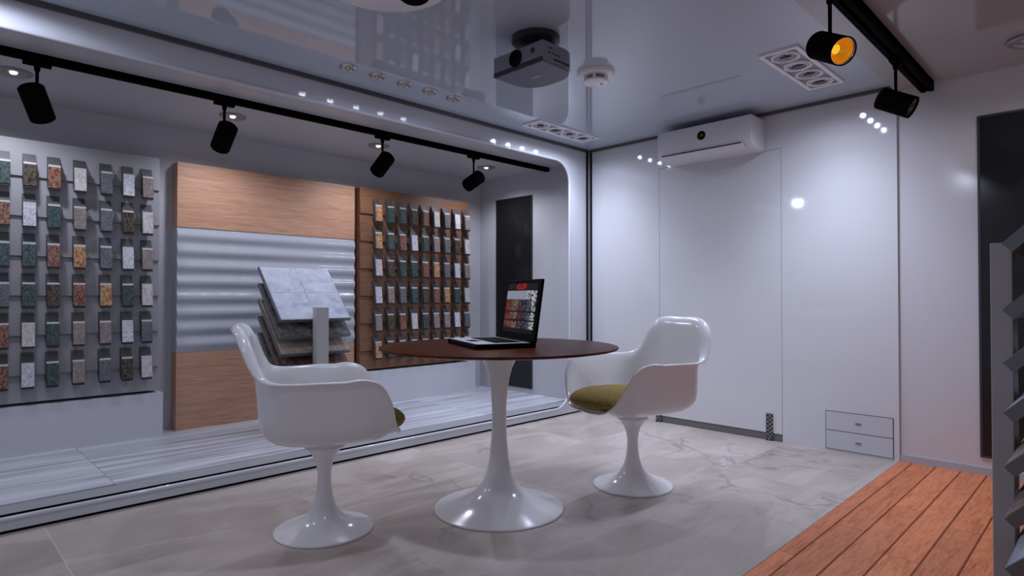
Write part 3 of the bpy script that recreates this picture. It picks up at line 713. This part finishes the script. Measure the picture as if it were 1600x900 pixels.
# ------------------------------------------------------------------ laptop
LX, LY = 1.725, 1.958
t = thing('laptop', 'open black and silver laptop on the round table', 'laptop', (LX, LY, 0.7552), math.atan2(-0.114, 0.274))
LD, LW = 0.285, 0.43
MB().box(0, LD, 0, LW, 0, 0.022).build('base', M['laptop_black'], t, bevel=0.004)
dk = MB().prism([(0.006, 0.016), (0.012, 0.0235), (LD-0.03, 0.0235), (LD-0.03, 0.016)], 0.004, LW-0.004, 'y').build('deck', M['laptop_silver'], t)
kb = MB().box(0.105, 0.235, 0.045, LW-0.045, 0.0232, 0.0245).build('keyboard', M['laptop_black'], t)
keys = MB()
for i in range(5):
    for j in range(14):
        keys.box(0.109+i*0.025, 0.130+i*0.025, 0.050+j*0.0237, 0.0705+j*0.0237, 0.0244, 0.0262)
keys.build('keys', M['laptop_black'], kb)['kind'] = 'stuff'
MB().box(0.035, 0.085, 0.165, 0.265, 0.0233, 0.0240).build('touchpad', M['laptop_black'], dk)
MB().box(LD-0.022, LD-0.004, 0.02, LW-0.02, 0.016, 0.030).build('hinge', M['laptop_black'], t, bevel=0.003)
lean = math.radians(8)
LR = Matrix.Translation((LD-0.010, 0, 0.022)) @ Matrix.Rotation(lean, 4, 'Y')
lid = MB().box(0, 0.013, 0, LW, 0, 0.29, LR).build('lid', M['laptop_black'], t, bevel=0.003)
# screen: a page of small pictures, one colour per cell
sw, sh = 44, 34
sy0, sy1, sz0, sz1 = 0.035, LW-0.035, 0.035, 0.272
mb = MB(); cols = []
rs = random.Random(3)
pal = [tuple(q*0.7 for q in p_) for p_ in [(0.30, 0.02, 0.02), (0.02, 0.10, 0.12), (0.02, 0.03, 0.10), (0.25, 0.12, 0.05), (0.03, 0.03, 0.03), (0.12, 0.16, 0.20), (0.35, 0.20, 0.13), (0.05, 0.02, 0.02), (0.04, 0.12, 0.08), (0.15, 0.03, 0.05)]]
def cell(i, j):
    u, v = i/sw, 1-j/sh      # u across from the viewer's left of the screen, v from the top
    if v < 0.13: return (0.45, 0.01, 0.015) if 0.30 < u < 0.62 and rs.random() > 0.25 else (0.015, 0.015, 0.02)
    if v < 0.17: return (0.01, 0.01, 0.012)
    if v < 0.33:
        if u < 0.68: return (0.34, 0.36, 0.46)
        return (0.55, 0.58, 0.66) if rs.random() > 0.4 else (0.05, 0.05, 0.07)
    if 0.56 < v < 0.60 or 0.76 < v < 0.79 or v > 0.94: return (0.012, 0.012, 0.014)
    c = pal[int(u*7)*3 % 10 if rs.random() > 0.45 else rs.randrange(10)]
    if u > 0.86 and rs.random() > 0.4: c = (0.55, 0.55, 0.58)
    k = 0.5+rs.random()
    return tuple(min(1, q*k) for q in c)
for j in range(sh):
    for i in range(sw):
        ya, yb = sy1-(sy1-sy0)*i/sw, sy1-(sy1-sy0)*(i+1)/sw; za, zb = sz0+(sz1-sz0)*j/sh, sz0+(sz1-sz0)*(j+1)/sh
        mb.add([LR @ Vector((-0.0008, y_, z_)) for y_, z_ in ((ya, za), (yb, za), (yb, zb), (ya, zb))], [(0, 1, 2, 3)])
        cols.append(cell(i, j))
me = bpy.data.meshes.new('screen'); me.from_pydata(mb.v, [], mb.f)
at = me.color_attributes.new('page', 'FLOAT_COLOR', 'CORNER')
for p in me.polygons:
    for li in p.loop_indices: at.data[li].color = tuple(cols[p.index]) + (1,)
sm_ = mat('lit_screen', (0.002, 0.002, 0.002), 0.4, spec=0.03); tt = NT(sm_)
an = tt.n('ShaderNodeAttribute'); an.attribute_name = 'page'
tt.l(an.outputs['Color'], tt.b.inputs['Emission Color']); tt.b.inputs['Emission Strength'].default_value = 0.5
me.materials.append(sm_); link(me, 'screen', lid)
